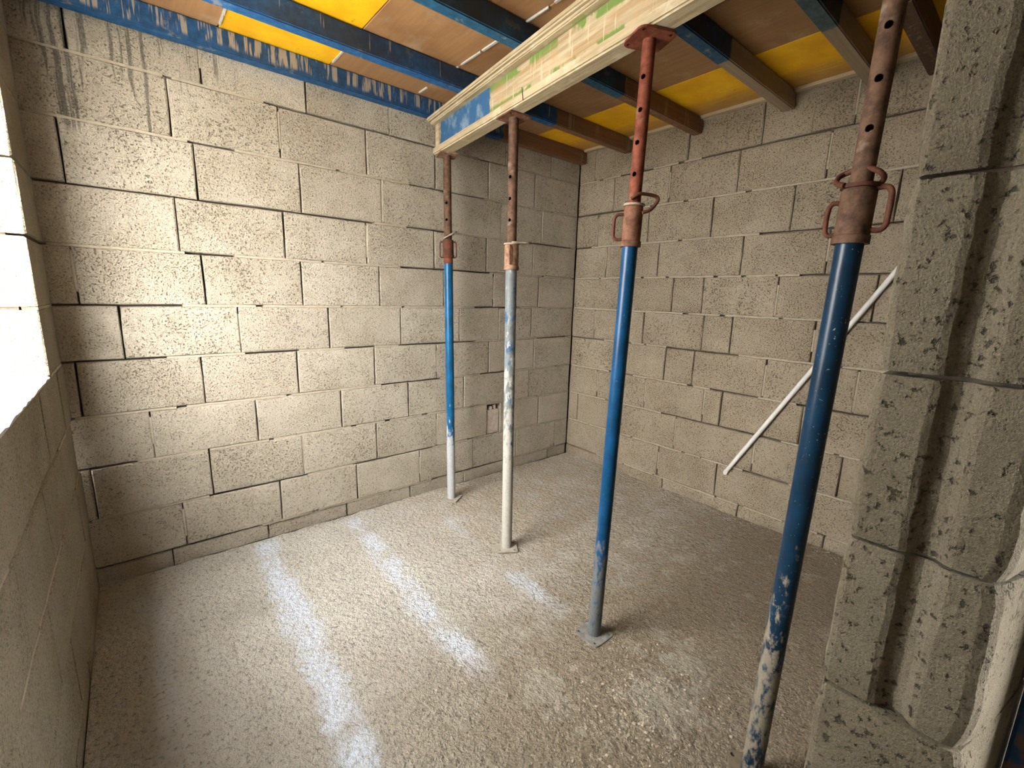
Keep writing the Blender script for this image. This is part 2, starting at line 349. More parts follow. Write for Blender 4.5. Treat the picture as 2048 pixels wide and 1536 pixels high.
def mortar_strips(parent, fr, origin, segs, mat, depth=0.045):
    bm = bmesh.new()
    f3 = fr.to_3x3(); og = Vector(origin)
    for (u0, u1, za, zb, d) in segs:
        n = max(1, int((u1 - u0) / 0.05))
        prev = None
        for i in range(n + 1):
            u = u0 + (u1 - u0) * i / n
            dj = d + rnd.uniform(-0.001, 0.0025); zj = rnd.uniform(-0.0012, 0.0012)
            vs = [bm.verts.new(og + f3 @ Vector((u, y, 0)) + Vector((0, 0, z))) for y, z in ((dj, za + zj), (dj, zb + zj), (depth, zb), (depth, za))]
            if prev:
                for k in range(4): bm.faces.new((prev[k], prev[(k + 1) % 4], vs[(k + 1) % 4], vs[k]))
            else: bm.faces.new(vs)
            prev = vs
        bm.faces.new(prev[::-1])
    o = bm_obj('mortar', bm, mat, parent); o['kind'] = 'stuff'; return o
def joint_segments(umin, umax, levels, joints, pfill=0.66, vfill=0.28):
    segs = []
    for z in levels:
        u = umin
        while u < umax:
            L = rnd.uniform(0.12, 0.55)
            if rnd.random() < pfill: segs.append((u + 0.01, min(umax, u + L), z - 0.0052, z + 0.0052, rnd.uniform(0.0005, 0.004)))
            u += L + rnd.uniform(0.0, 0.04)
    for (ju, za, zb) in joints:
        if rnd.random() < vfill:
            a = za + rnd.uniform(0.01, 0.08); b = zb - rnd.uniform(0.005, 0.06)
            if b - a > 0.03: segs.append((ju - 0.004, ju + 0.004, a, b, rnd.uniform(0.001, 0.005)))
    return segs
def root_mesh(name, boxes, mat, label, cat='wall'):
    bm = bmesh.new()
    for b in boxes: box(bm, *b)
    return struct(bm_obj(name, bm, mat), label, cat)

# --- left (long) wall: plane y = 0, facing -y
XW = -3.21
LJ = dict(T=[-3.05, -2.601, -2.141, -1.674, -1.22, -0.787, -0.328], AB=[-2.735, -2.281, -1.821, -1.365, -0.935, -0.495],
    BC=[-3.114, -2.66, -2.195, -1.735, -1.28, -0.82, -0.406], CD=[-2.753, -2.29, -1.837, -1.376, -0.947, -0.49],
    DE=[-3.129, -2.67, -2.215, -1.763, -1.304, -0.878, -0.419], EF=[-3.002, -2.536, -2.083, -1.628, -1.177, -0.82, -0.484],
    FG=[-3.174, -2.715, -2.266, -1.812, -1.362, -0.909, -0.444], GH=[-2.943, -2.491, -2.031, -1.584, -1.135, -0.494],
    HI=[-3.179, -2.722, -2.268, -1.815, -1.365, -0.914, -0.79, -0.368], IJ=[-2.86, -2.403, -1.955, -1.504, -1.048, -0.607, -0.158],
    S=[-2.923, -2.48, -2.025, -1.58, -1.126, -0.68, -0.23])
wl = root_mesh('wall_left', [(XW - 0.2, 0.2, 0.05, 0.2, -0.15, 2.557)], MAT['mortar_dark'], 'long bare concrete block wall behind the props, streaked with drips under the formwork')
fr = wall_frame((1, 0, 0), (0, -1, 0)); jl = []
for i, nm in enumerate(NAMES):
    js = [XW - 0.2] + LJ[nm] + [0.0]
    for a, b in zip(js, js[1:]):
        if nm == 'HI' and abs(a + 0.914) < 1e-3: continue
        o = place_block(wl, fr, (0, 0, 0), a, b, LV[i] - (0.02 if nm == 'S' else 0), LV[i + 1], 0.055, MAT['block_left'])
        if nm == 'S': o.location.y += 0.006
    jl += [(u, LV[i], LV[i + 1]) for u in LJ[nm]]
mortar_strips(wl, fr, (0, 0, 0), joint_segments(XW, 0, LV[1:-1], jl), MAT['mortar'])
# the odd cut piece with broken clay filling in the third course
bm = bmesh.new(); box(bm, -0.910, -0.796, 0.010, 0.055, 0.33, 0.520); box(bm, -0.882, -0.858, 0.016, 0.05, 0.52, 0.545); box(bm, -0.838, -0.822, 0.016, 0.05, 0.52, 0.556)
bmesh.ops.bevel(bm, geom=bm.edges[:], offset=0.002, affect='EDGES')
o = bm_obj('brick', bm, MAT['clay'], wl); o['label'] = 'narrow pinkish clay filler brick with a broken top edge'

# --- right (short) wall: plane x = 0, facing -x ; u = -y
RJ = dict(T=[-0.168, -0.56, -0.959, -1.426, -1.88, -2.33], AB=[-0.365, -0.841, -1.31, -1.788, -2.24], BC=[-0.222, -0.694, -1.172, -1.645, -2.114],
    CD=[-0.329, -0.8, -1.391, -1.852, -2.31], DE=[-0.47, -0.938, -1.161, -1.625, -2.096], EF=[-0.251, -0.722, -1.189, -1.381, -1.848, -2.3],
    FG=[-0.532, -0.929, -1.151, -1.62, -2.085], GH=[-0.317, -0.784, -1.252, -1.371, -1.85, -2.2], HI=[-0.11, -0.58, -1.062, -1.613, -2.08],
    IJ=[-0.49, -0.948, -1.394, -1.86, -2.3], S=[-0.45, -1.0, -1.56, -2.056])
wr = root_mesh('wall_right', [(0.05, 0.2, -2.9, 0.05, -0.15, 2.557)], MAT['mortar_dark'], 'shorter concrete block end wall on the right with tan staining')
fr = wall_frame((0, -1, 0), (-1, 0, 0)); jl = []
for i, nm in enumerate(NAMES):
    js = [0.0] + [-u for u in RJ[nm]] + [2.60]
    for a, b in zip(js, js[1:]): place_block(wr, fr, (0, 0, 0), a, b, LV[i] - (0.02 if nm == 'S' else 0), LV[i + 1], 0.055, MAT['block_right'])
    jl += [(-u, LV[i], LV[i + 1]) for u in RJ[nm]]
mortar_strips(wr, fr, (0, 0, 0), joint_segments(0, 2.58, LV[1:-1], jl, 0.7, 0.4), MAT['mortar'])

# --- window wall: plane x = XW, facing +x ; u = +y (runs from -2.56 to 0)
WY0, WY1, SILL, HEAD = -1.60, -0.40, 1.067, 2.32
ww = root_mesh('wall_window', [(XW - 0.15, XW - 0.05, -2.9, -0.03, -0.15, SILL - 0.012), (XW - 0.15, XW - 0.05, WY1 + 0.012, -0.03, SILL - 0.012, 2.557),
    (XW - 0.15, XW - 0.05, -2.9, WY0 - 0.012, SILL - 0.012, 2.557), (XW - 0.15, XW - 0.05, WY0 - 0.012, WY1 + 0.012, HEAD + 0.012, 2.557)], MAT['mortar_dark'], 'block wall with the unglazed window opening on the left, parapet near the camera')
fr = wall_frame((0, 1, 0), (1, 0, 0))
for i, nm in enumerate(NAMES):
    z0, z1 = LV[i] - (0.02 if nm == 'S' else 0), LV[i + 1]
    off = 0.0 if i % 2 else 0.2275
    end = -0.045 if nm == 'GH' else -0.003
    if i < 5:
        js = [end]
        u = -off - (0.455 if off == 0 else 0)
        while u > -2.72: js.append(u); u -= 0.455
        js.append(-2.73); js = js[::-1]
        for a, b in zip(js, js[1:]): place_block(ww, fr, (XW, 0, 0), a, b, z0, z1, 0.2, MAT['block_window'])
    elif i < 10:
        place_block(ww, fr, (XW, 0, 0), WY1, end, z0, z1, 0.2, MAT['block_window'])
        for a, b in ((-2.73, -2.075), (-2.075, WY0)): place_block(ww, fr, (XW, 0, 0), a, b, z0, z1, 0.2, MAT['block_window'])
    else:
        bm = bmesh.new(); box(bm, XW - 0.2, XW, -2.73, -0.003, z0 + 0.004, z1); bmesh.ops.bevel(bm, geom=bm.edges[:], offset=0.004, affect='EDGES')
        o = bm_obj('lintel', bm, MAT['slab'], ww)
segs = joint_segments(-2.56, -0.05, LV[1:5], [], 0.7); segs += joint_segments(WY1 + 0.01, -0.02, LV[5:-1], [], 0.6)
mortar_strips(ww, fr, (XW, 0, 0), segs, MAT['mortar'])
bm = bmesh.new()   # rough mortar bed on the sill
nx_, ny_ = 8, 60
gv = [[bm.verts.new((XW - 0.198 + 0.196 * i / nx_, WY0 + 0.004 + (WY1 - WY0 - 0.008) * j / ny_, SILL + 0.012 + (0.006 if 0 < i < nx_ else -0.010) + 0.007 * mnoise.noise(Vector((i * 0.7, j * 0.45, 1.3))))) for j in range(ny_ + 1)] for i in range(nx_ + 1)]
for i in range(nx_):
    for j in range(ny_): bm.faces.new((gv[i][j], gv[i + 1][j], gv[i + 1][j + 1], gv[i][j + 1]))
ex = bmesh.ops.extrude_face_region(bm, geom=bm.faces[:])
for v in ex['geom']:
    if isinstance(v, bmesh.types.BMVert): v.co.z = SILL - 0.004
bm_obj('sill_mortar', bm, MAT['sill'], ww)

# --- near wall with the doorway the camera looks through: jamb face at x = JX
JX, JY0, JY1 = -2.185, -2.563, -2.727
SL = 0.176                                         # the outer face splays away from the room
wn = root_mesh('wall_near', [(JX + 0.3, 0.05, -2.60, -2.66, -0.15, 2.557)], MAT['mortar_dark'], 'block wall beside the doorway, its rough grooved end facing the camera')
def jamb_block(u_len, z0, z1, groove, x0):
    """block whose -x end shows a vertical groove; outer side follows the splay"""
    bm = bmesh.new(); H0, H1 = z0 + 0.003, z1 - 0.003
    W = JY0 - JY1; prof = []                        # outline in plan, counter-clockwise from inner end corner
    c = 0.010
    pts = [(c, JY0), (0.003, JY0 - 0.003), (0, JY0 - c)]
    if groove:
        gc = (JY0 + JY1) / 2 - 0.004; gw = 0.019
        pts += [(0, gc + gw + 0.008), (0.004, gc + gw), (0.014, gc + gw * 0.55), (0.018, gc), (0.014, gc - gw * 0.55), (0.004, gc - gw), (0, gc - gw - 0.008)]
    else: pts += [(0.0, JY0 - W * k / 6) for k in range(1, 6)]
    pts += [(0, JY1 + 0.016), (0.005, JY1 + 0.004), (0.016, JY1 - 0.003)]
    L = u_len
    pts += [(L * k / 3 if k else 0, JY1 - SL * L * k / 3) for k in (1, 2, 3)] + [(L, JY0)]
    nz = 10; rings = []
    for j in range(nz + 1):
        z = H0 + (H1 - H0) * j / nz; e = 0.007 if j in (0, nz) else (0.002 if j in (1, nz - 1) else 0)
        ring = []
        for q, (x, y) in enumerate(pts):
            front = q < len(pts) - 4
            nn = mnoise.noise(Vector((x0 + x * 9, y * 40, z * 22)))
            dx = (e + 0.0022 * nn) if front else 0
            dy = 0.003 * mnoise.noise(Vector((z * 30, y * 20, 5.1))) if front else 0
            yy = y + dy
            if e and q < 2: yy -= e * .6
            if e and front and y < JY1 + 0.02: yy += e * 1.0
            ring.append(bm.verts.new((x0 + x + dx, yy, z)))
        rings.append(ring)
    n = len(pts)
    for j in range(nz):
        for k in range(n): bm.faces.new((rings[j][k], rings[j][(k + 1) % n], rings[j + 1][(k + 1) % n], rings[j + 1][k]))
    bm.faces.new(rings[0][::-1]); bm.faces.new(rings[-1])
    return bm
for i, nm in enumerate(NAMES):
    first = 0.455 if i % 2 else 0.2275
    x = JX
    offx = rnd.uniform(-0.004, 0.004)
    bm = jamb_block(first, LV[i] if i else 0.004, LV[i + 1], LV[i] > 0.8, JX + offx)
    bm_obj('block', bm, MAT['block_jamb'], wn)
    x = JX + first
    while x < -0.02:
        x1 = min(0.0, x + 0.455)
        if 0 - x1 < 0.15: x1 = 0.0
        bm = bmesh.new()
        v = [(x + .004, JY0), (x + .004, JY1 - SL * (x - JX)), (x1 - .003, JY1 - SL * (x1 - JX)), (x1 - .003, JY0)]
        a = [bm.verts.new((p[0], p[1], (LV[i] or 0.004) + 0.005)) for p in v]; b = [bm.verts.new((p[0], p[1], LV[i + 1] - 0.005)) for p in v]
        bm.faces.new(a); bm.faces.new(b)
        for k in range(4): bm.faces.new((a[k], a[(k + 1) % 4], b[(k + 1) % 4], b[k]))
        bmesh.ops.bevel(bm, geom=bm.edges[:], offset=0.004, affect='EDGES')
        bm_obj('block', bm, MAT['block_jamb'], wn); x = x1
# bed joints of the jamb, set back
bm = bmesh.new()
for z in LV[1:-1]: box(bm, JX + 0.03, JX + 0.3, JY0 - 0.03, JY1 + 0.03, z - 0.005, z + 0.005)
o = bm_obj('mortar', bm, MAT['mortar_dark'], wn); o['kind'] = 'stuff'

# ------------------------------------------------------------------ floor
def fh(x, y):
    v = Vector((x, y, 0))
    h = 0.0035 * mnoise.noise(v * 2.2) + 0.0025 * mnoise.noise(v * 7) + 0.0015 * mnoise.noise(v * 22)
    for cx, cy, r, a in ((-1.70, -2.05, 0.20, 0.016), (-1.43, -2.03, 0.10, 0.010), (-1.60, -1.95, 0.10, 0.008)):
        d = math.hypot(x - cx, y - cy) / r
        if d < 1: h += a * (1 - d * d) * (0.55 + 0.75 * mnoise.noise(v * 13) + 0.4 * mnoise.noise(v * 31))
    for e in (-y, -x): h += 0.006 * max(0, 1 - e / 0.10) * (0.6 + mnoise.noise(v * 18))
    return h
bm = bmesh.new(); NX, NY = 250, 250
X0, X1, Y0, Y1 = XW + 0.002, -0.012, -3.3, -0.026
vv = [[bm.verts.new((X0 + (X1 - X0) * i / NX, Y0 + (Y1 - Y0) * j / NY, 0)) for j in range(NY + 1)] for i in range(NX + 1)]
for i in range(NX + 1):
    for j in range(NY + 1):
        v = vv[i][j]
        if j == NY: v.co.y += 0.006 * mnoise.noise(Vector((v.co.x * 9, 0, 3)))
        if i == NX: v.co.x += 0.006 * mnoise.noise(Vector((v.co.y * 9, 0, 7)))
        v.co.z = fh(v.co.x, v.co.y)
for i in range(NX):
    for j in range(NY): bm.faces.new((vv[i][j], vv[i + 1][j], vv[i + 1][j + 1], vv[i][j + 1]))
rim = [v for v in bm.verts if v.is_boundary]
ex = bmesh.ops.extrude_edge_only(bm, edges=[e for e in bm.edges if e.is_boundary])
for v in ex['geom']:
    if isinstance(v, bmesh.types.BMVert): v.co.z = -0.06
fl = bm_obj('floor', bm, MAT['floor'], smooth=True); struct(fl, 'rough dusty screed floor with two whitish streaks', 'floor')
bm = bmesh.new(); box(bm, -14, 12, -14, 10, -0.5, -0.06); struct(bm_obj('ground', bm, MAT['ground']), 'concrete ground outside around the building', 'ground')

# --- the space behind the camera: added unseen walls limit daylight to one sized opening
wb = root_mesh('added_wall_back', [(XW - 0.2, -1.55, -4.1, -3.9, -0.15, 2.6), (0.0, 0.3, -4.1, -3.9, -0.15, 2.6), (-1.55, 0.0, -4.1, -3.9, 2.35, 2.6)], MAT['block_window'], 'added unseen wall behind the camera, its opening placed to steer daylight')
wo = root_mesh('added_wall_outer', [(XW - 0.2, XW, -3.9, -2.9, -0.15, 2.6), (0.05, 0.25, -3.9, -2.9, -0.15, 2.6)], MAT['block_window'], 'added unseen side walls behind the camera, limiting the daylight')
# ------------------------------------------------------------------ formwork soffit
ZB, ZT = 2.465, 2.56
bm = bmesh.new(); box(bm, XW - 0.2, 0.25, -4.1, 0.2, ZT + 0.03, ZT + 0.25)  # slab runs on unseen behind the camera to shut out sky light
ce = struct(bm_obj('ceiling', bm, MAT['slab']), 'underside of the slab formwork, yellow and worn brown panels', 'ceiling')
seams = [(XW - 0.2, -3.03, 'brown'), (-3.03, -2.525, 'brown'), (-2.525, -2.03, 'yellow'), (-2.03, -1.53, 'brown'), (-1.53, -1.04, 'brown'), (-1.04, -0.545, 'brown'), (-0.545, -0.045, 'yellow')]
for i, (a, b, k) in enumerate(seams):
    bm = bmesh.new(); box(bm, a + 0.002, b - 0.002, -2.60, 0.19, ZT + rnd.uniform(0, 0.003), ZT + 0.03)
    bmesh.ops.bevel(bm, geom=bm.edges[:], offset=0.0025, affect='EDGES')
    o = bm_obj('panel', bm, MAT['board_' + k], ce); o['label'] = 'yellow coated formwork panel' if k == 'yellow' else 'worn brown formwork panel'
bm = bmesh.new(); box(bm, -0.042, 0.0, -2.60, -0.003, ZT - 0.012, ZT + 0.03); bmesh.ops.bevel(bm, geom=bm.edges[:], offset=0.003, affect='EDGES')
bm_obj('batten', bm, MAT['batten'], ce)
bm = bmesh.new()       # cement fins squeezed through the seams
for (a, b, k) in seams[1:]:
    y = -0.1
    if -1.5 < a < -0.6: continue
    while y > -2.5:
        L = rnd.uniform(0.06, 0.3); ww_ = rnd.uniform(0.003, 0.007)
        if rnd.random() < (0.75 if a < -1.5 else 0.2): box(bm, a - ww_, a + ww_, y - L, y, ZT - rnd.uniform(0.002, 0.006), ZT + 0.004)
        y -= L + rnd.uniform(0.0, 0.05)
o = bm_obj('cement_fin', bm, MAT['sill'], ce); o['kind'] = 'stuff'

JOIST = [(-0.073, -0.87, 'blue timber joist tight against the long left wall, streaked with pale cement runs', XW + 0.01, (0.010, 0.070, 0.18), 0.45),
         (-0.507, -0.793, 'blue joist next to the wall joist, bright blue underside, thin white drip', XW + 0.01, (0.010, 0.085, 0.24), 0.58),
         (-1.050, -0.83, 'middle joist crossing over the main beam, sides darkened to black, teal blue underside', XW + 0.01, (0.012, 0.085, 0.17), 0.64),
         (-1.587, -0.787, 'joist passing over the red topped prop head, blue paint ending at bare greyish timber', XW + 0.01, (0.012, 0.065, 0.14), 0.64),
         (-1.985, -0.735, 'grey blue joist nearest the doorway whose end reaches the right wall behind the foreground prop', XW + 0.01, (0.05, 0.085, 0.10), 0.64)]
for k, (yn, xs, lab, xl, blu, dr) in enumerate(JOIST):
    wd = 0.062 if k else 0.067
    m = joist_mat('joist_paint', xs, blue=blu, drip=dr, side_shade=(0.45, 0.85, 0.95, 0.95, 0.9)[k], wood=(0.17, 0.085, 0.045) if k < 3 else (0.27, 0.21, 0.14))
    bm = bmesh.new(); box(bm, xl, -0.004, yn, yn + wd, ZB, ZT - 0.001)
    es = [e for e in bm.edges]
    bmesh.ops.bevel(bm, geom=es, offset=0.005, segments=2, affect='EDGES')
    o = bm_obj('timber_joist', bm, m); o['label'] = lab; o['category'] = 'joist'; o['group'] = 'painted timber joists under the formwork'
bm = bmesh.new(); box(bm, -0.75, -0.004, -2.21, -2.148, ZB - 0.01, ZT - 0.001); bmesh.ops.bevel(bm, geom=bm.edges[:], offset=0.005, segments=2, affect='EDGES')
o = bm_obj('timber_joist', bm, joist_mat('joist_dark', -3, wood=(0.07, 0.04, 0.025))); o['label'] = 'short dark timber stub in the top right corner behind the foreground prop'; o['category'] = 'joist'; o['group'] = 'painted timber joists under the formwork'

# ------------------------------------------------------------------ main beam on the prop heads
BZ0, BZ1 = 2.245, ZB - 0.001
P0, P1 = Vector((-1.385, -0.075, BZ0)), Vector((-1.675, -2.53, BZ0))
mb = empty('formwork_beam', P0, 'slurry coated timber I-beam with green stains resting on the row of props', 'beam')
mb.rotation_euler = (0, 0, math.atan2((P0 - P1).y, (P0 - P1).x) - math.pi / 2)
LB = (P1 - P0).length; HB = BZ1 - BZ0
def prism(name, x0, x1, z0, z1, mat, bev=0.004, y0=-LB, y1=0.0):
    bm = bmesh.new(); box(bm, x0, x1, y0, y1, z0, z1); bmesh.ops.bevel(bm, geom=bm.edges[:], offset=bev, segments=2, affect='EDGES')
    return bm_obj(name, bm, mat, mb)
prism('top_flange', -0.052, 0.042, HB - 0.045, HB - 0.026, MAT['flange'], 0.005, y1=0.012)
prism('top_board', -0.066, 0.046, HB - 0.026, HB, MAT['flange'], 0.007, y1=0.035)
prism('bottom_flange', -0.042, 0.042, 0, 0.042, MAT['flange'], 0.007)
prism('web', -0.015, 0.015, 0.040, HB - 0.040, MAT['web'], 0.001, y1=-0.002)
prism('end_block', -0.024, 0.024, 0.041, HB - 0.041, MAT['flange'], 0.003, y0=-0.055, y1=-0.001)
bm = bmesh.new(); beam_between(bm, [(-0.047, -0.985, 0.055), (-0.043, -0.99, 0.002)], 0.0016, 6); bm_obj('nail', bm, MAT['rust_dark'], mb)

# ------------------------------------------------------------------ adjustable steel props
CAMXY = Vector((-2.96197, -2.70866))
def tube_with_holes(r, z0, z1, holes, ang, n=32, rh=0.0085):
    """outer skin of a pipe with real through holes (square-ringed cells replaced by round openings) and an inner skin"""
    bm = bmesh.new(); t_ = 0.004
    zs = sorted(set([z0, z1] + [h + s * 0.012 for h in holes for s in (-1, 1)]))
    cells = 2                                     # a hole takes `cells` columns either side of its axis
    def ring(rad, z): return [bm.verts.new((rad * math.cos(ang + 2 * math.pi * k / n), rad * math.sin(ang + 2 * math.pi * k / n), z)) for k in range(n)]
    for rad, sg in ((r, 1), (r - t_, -1)):
        R = [ring(rad, z) for z in zs]
        for i in range(len(zs) - 1):
            is_h = [h for h in holes if abs((zs[i] + zs[i + 1]) / 2 - h) < 1e-4]
            for k in range(n):
                if is_h and (k in (n - 2, n - 1, 0, 1) or k in (n // 2 - 2, n // 2 - 1, n // 2, n // 2 + 1)): continue
                bm.faces.new((R[i][k], R[i][(k + 1) % n], R[i + 1][(k + 1) % n], R[i + 1][k]))
            if is_h:
                for c0 in (0, n // 2):
                    cols = [(c0 + d) % n for d in (-2, -1, 0, 1, 2)]
                    per = [R[i][c] for c in cols] + [R[i + 1][c] for c in cols[::-1]]
                    a0 = ang + 2 * math.pi * c0 / n; h = is_h[0]; m = 10
                    hol = []
                    for q in range(m):
                        f = math.pi * (1.0 + (2 * q + 1) / m) ; da = rh * math.cos(f) / rad; dz = rh * math.sin(f)
                        # order: bottom row left->right then top row right->left
                        hol.append(bm.verts.new((rad * math.cos(a0 + da), rad * math.sin(a0 + da), h + dz)))
                    for q in range(m):
                        bm.faces.new((per[q], per[(q + 1) % m], hol[(q + 1) % m], hol[q]))
    return bm
def plate(size, th, rr, hole_off, a0, hr=0.008, seg=4):
    """square plate with rounded corners and four bolt holes, z from 0 to th"""
    bm = bmesh.new(); s = size / 2; pts = []
    for q in range(4):
        cx, cy = (s - rr) * (1 if q in (0, 3) else -1), (s - rr) * (1 if q in (0, 1) else -1)
        for k in range(seg + 1):
            a = math.pi / 2 * (q + k / seg); pts.append((cx + rr * math.cos(a), cy + rr * math.sin(a)))
    rot = Matrix.Rotation(a0, 3, 'Z')
    top = [bm.verts.new(rot @ Vector((x, y, th))) for x, y in pts]; bot = [bm.verts.new(rot @ Vector((x, y, 0))) for x, y in pts]
    bm.faces.new(top); bm.faces.new(bot[::-1]); n = len(pts)
    for k in range(n): bm.faces.new((bot[k], bot[(k + 1) % n], top[(k + 1) % n], top[k]))
    return bm, rot, [rot @ Vector((sx * hole_off, sy * hole_off, 0)) for sx in (1, -1) for sy in (1, -1)]
def cut_holes(o, spots, r, z0, z1):
    bm = bmesh.new()
    for p in spots:
        bmesh.ops.create_cone(bm, cap_ends=True, segments=10, radius1=r, radius2=r, depth=z1 - z0, matrix=Matrix.Translation((p.x, p.y, (z0 + z1) / 2)))
    me = bpy.data.meshes.new('cut'); bm.to_mesh(me); bm.free(); c = bpy.data.objects.new('cut', me); COL.objects.link(c)
    md = o.modifiers.new('holes', 'BOOLEAN'); md.operation = 'DIFFERENCE'; md.object = c; md.solver = 'EXACT'
    par = o.parent; o.parent = None; bpy.context.view_layer.update()
    dg = bpy.context.evaluated_depsgraph_get(); nm = bpy.data.meshes.new_from_object(o.evaluated_get(dg)); o.modifiers.clear(); o.data = nm; o.parent = par
    bpy.data.objects.remove(c); bpy.data.meshes.remove(me)
def prop(foot, top, label, z_outer, z_col0, z_col1, r_out, r_in, col_r, tube_m, col_m, in_m, plate_m, head_m, holes, hole_ang, base, head, extras):
    foot = Vector(foot); top = Vector(top); ax = (top - foot); L = ax.length; ax.normalize()
    v = Vector((foot.x, foot.y)) - CAMXY; v.normalize()
    right = Vector((v.y, -v.x, 0)); yv = ax.cross(right).normalized(); xv = yv.cross(ax)
    m = Matrix((xv, yv, ax)).transposed().to_4x4(); m.translation = foot
    e = empty('steel_prop', foot, label, 'prop', 'adjustable steel props under the main beam'); e.matrix_world = m
    ps, pr, pa = base
    bm, rot, spots = plate(ps, 0.007, pr, ps * 0.36, pa); o = bm_obj('base_plate', bm, plate_m, e); cut_holes(o, spots, 0.0075, -0.01, 0.02)
    bm = bmesh.new(); lathe(bm, [(r_out, 0.007), (r_out, z_outer), (r_out - 0.004, z_outer), (r_out - 0.004, 0.007)]); bm_obj('outer_tube', bm, tube_m, e, smooth=True)
    bm = bmesh.new()      # threaded sleeve
    lathe(bm, [(col_r, z_col0 + 0.02), (col_r, z_col1 - 0.006), (col_r - 0.003, z_col1), (r_in + 0.001, z_col1), (r_in + 0.001, z_col0), (col_r + 0.003, z_col0), (col_r + 0.003, z_col0 + 0.018)])
    bm_obj('collar', bm, col_m, e, smooth=True)
    bm = tube_with_holes(r_in, z_col0 + 0.01, L - 0.008, holes, hole_ang); bm_obj('inner_tube', bm, in_m, e, smooth=True)
    hs, hr_, ha = head
    bm, rot, spots = plate(hs, 0.007, hr_, hs * 0.36, ha); o = bm_obj('head_plate', bm, head_m, e); cut_holes(o, spots, 0.007, -0.01, 0.02); o.location = (0, 0, L - 0.0085)
    extras(e, z_col0, z_col1, col_r)
    return e
def dhandle(e, side, za, zb, r0, reach, rad, mat, ang=0.0, y=0.0):
    c, s = math.cos(ang), math.sin(ang)
    P = [(r0, za), (r0 + reach * 0.6, za - 0.002), (r0 + reach * 0.93, za + 0.006), (r0 + reach, za + 0.022), (r0 + reach, zb - 0.024), (r0 + reach * 0.9, zb - 0.008), (r0 + reach * 0.6, zb), (r0, zb)]
    bm = bmesh.new(); beam_between(bm, [(side * q * c, y - q * s, z) for q, z in P], rad, 10); bm_obj('handle', bm, mat, e, smooth=True)
def loop(e, pts, rad, mat, name='locking_pin', closed=False):
    bm = bmesh.new(); beam_between(bm, pts, rad, 10, closed); bm_obj(name, bm, mat, e, smooth=True)

# far prop by the left wall: blue with a red brown nut
def ex0(e, z0, z1, cr):
    for s in (-1, 1): dhandle(e, s, z0 + 0.004, z1 - 0.012, cr - 0.003, 0.020, 0.0042, MAT['rust_dark'])
    bm = bmesh.new(); lathe(bm, [(0.0285, z0 - 0.036), (0.0285, z0), (0.0272, z0), (0.0272, z0 - 0.036)]); bm_obj('sleeve', bm, MAT['rust_red'], e, smooth=True)
    loop(e, [(-0.030, -0.030, z1 + 0.004), (0.0, -0.036, z1 + 0.020), (0.035, -0.030, z1 + 0.040), (0.052, -0.006, z1 + 0.050), (0.050, 0.012, z1 + 0.047), (0.03, 0.03, z1 + 0.034)], 0.005, MAT['bare_steel'])
prop((-1.38, -0.216, 0.004), (-1.372, -0.150, 2.2445), 'farthest prop beside the left wall, blue tube bleached white near its foot', 1.63, 1.626, 1.735, 0.0275, 0.0243, 0.0345,
     tube_mat('blue_far', (0.005, 0.075, 0.18), (0.50, 0.51, 0.51), 0.15, 1.05, 0.12, 0.3, gain=0.50), MAT['rust_dark'], MAT['rust_brown'], MAT['plate_dust'], MAT['rust_dusty'], [1.756, 1.855, 1.954], -1.9, (0.115, 0.006, -0.4), (0.115, 0.006, 0.25), ex0)
# second prop: galvanised, white splashed
def ex1(e, z0, z1, cr):
    dhandle(e, 1, z0 + 0.03, z1 - 0.008, cr - 0.002, 0.014, 0.0045, MAT['rust'], ang=math.radians(100))
    bm = bmesh.new(); lathe(bm, [(0.040, z1), (0.040, z1 + 0.006), (0.0245, z1 + 0.006), (0.0245, z1)]); bm_obj('washer', bm, MAT['bare_steel'], e, smooth=True)
    loop(e, [(0.0, 0.034, z1 + 0.014), (0.03, 0.050, z1 + 0.014), (0.075, 0.055, z1 + 0.013), (0.094, 0.038, z1 + 0.012), (0.094, 0.010, z1 + 0.010), (0.075, -0.018, z1 + 0.009), (0.03, -0.035, z1 + 0.008), (0.0, -0.037, z1 + 0.008)], 0.0055, MAT['bare_steel'])
prop((-1.466, -0.930, 0.004), (-1.459, -0.890, 2.2445), 'second prop from the left wall, grey tube splashed white, flat ring at its collar', 1.56, 1.527, 1.650, 0.0285, 0.0240, 0.0355,
     tube_mat('galvanised_white', (0.13, 0.145, 0.145), (0.48, 0.45, 0.40), 0.2, 1.4, 0.45, 0.5, 0.23, 0.5, (0.03, 0.07, 0.13), gain=0.26), MAT['rust_dusty'], MAT['rust_brown'], MAT['plate_dust'], MAT['rust'], [1.766, 1.866, 1.966], -2.15, (0.115, 0.005, 0.12), (0.125, 0.004, 0.62), ex1)
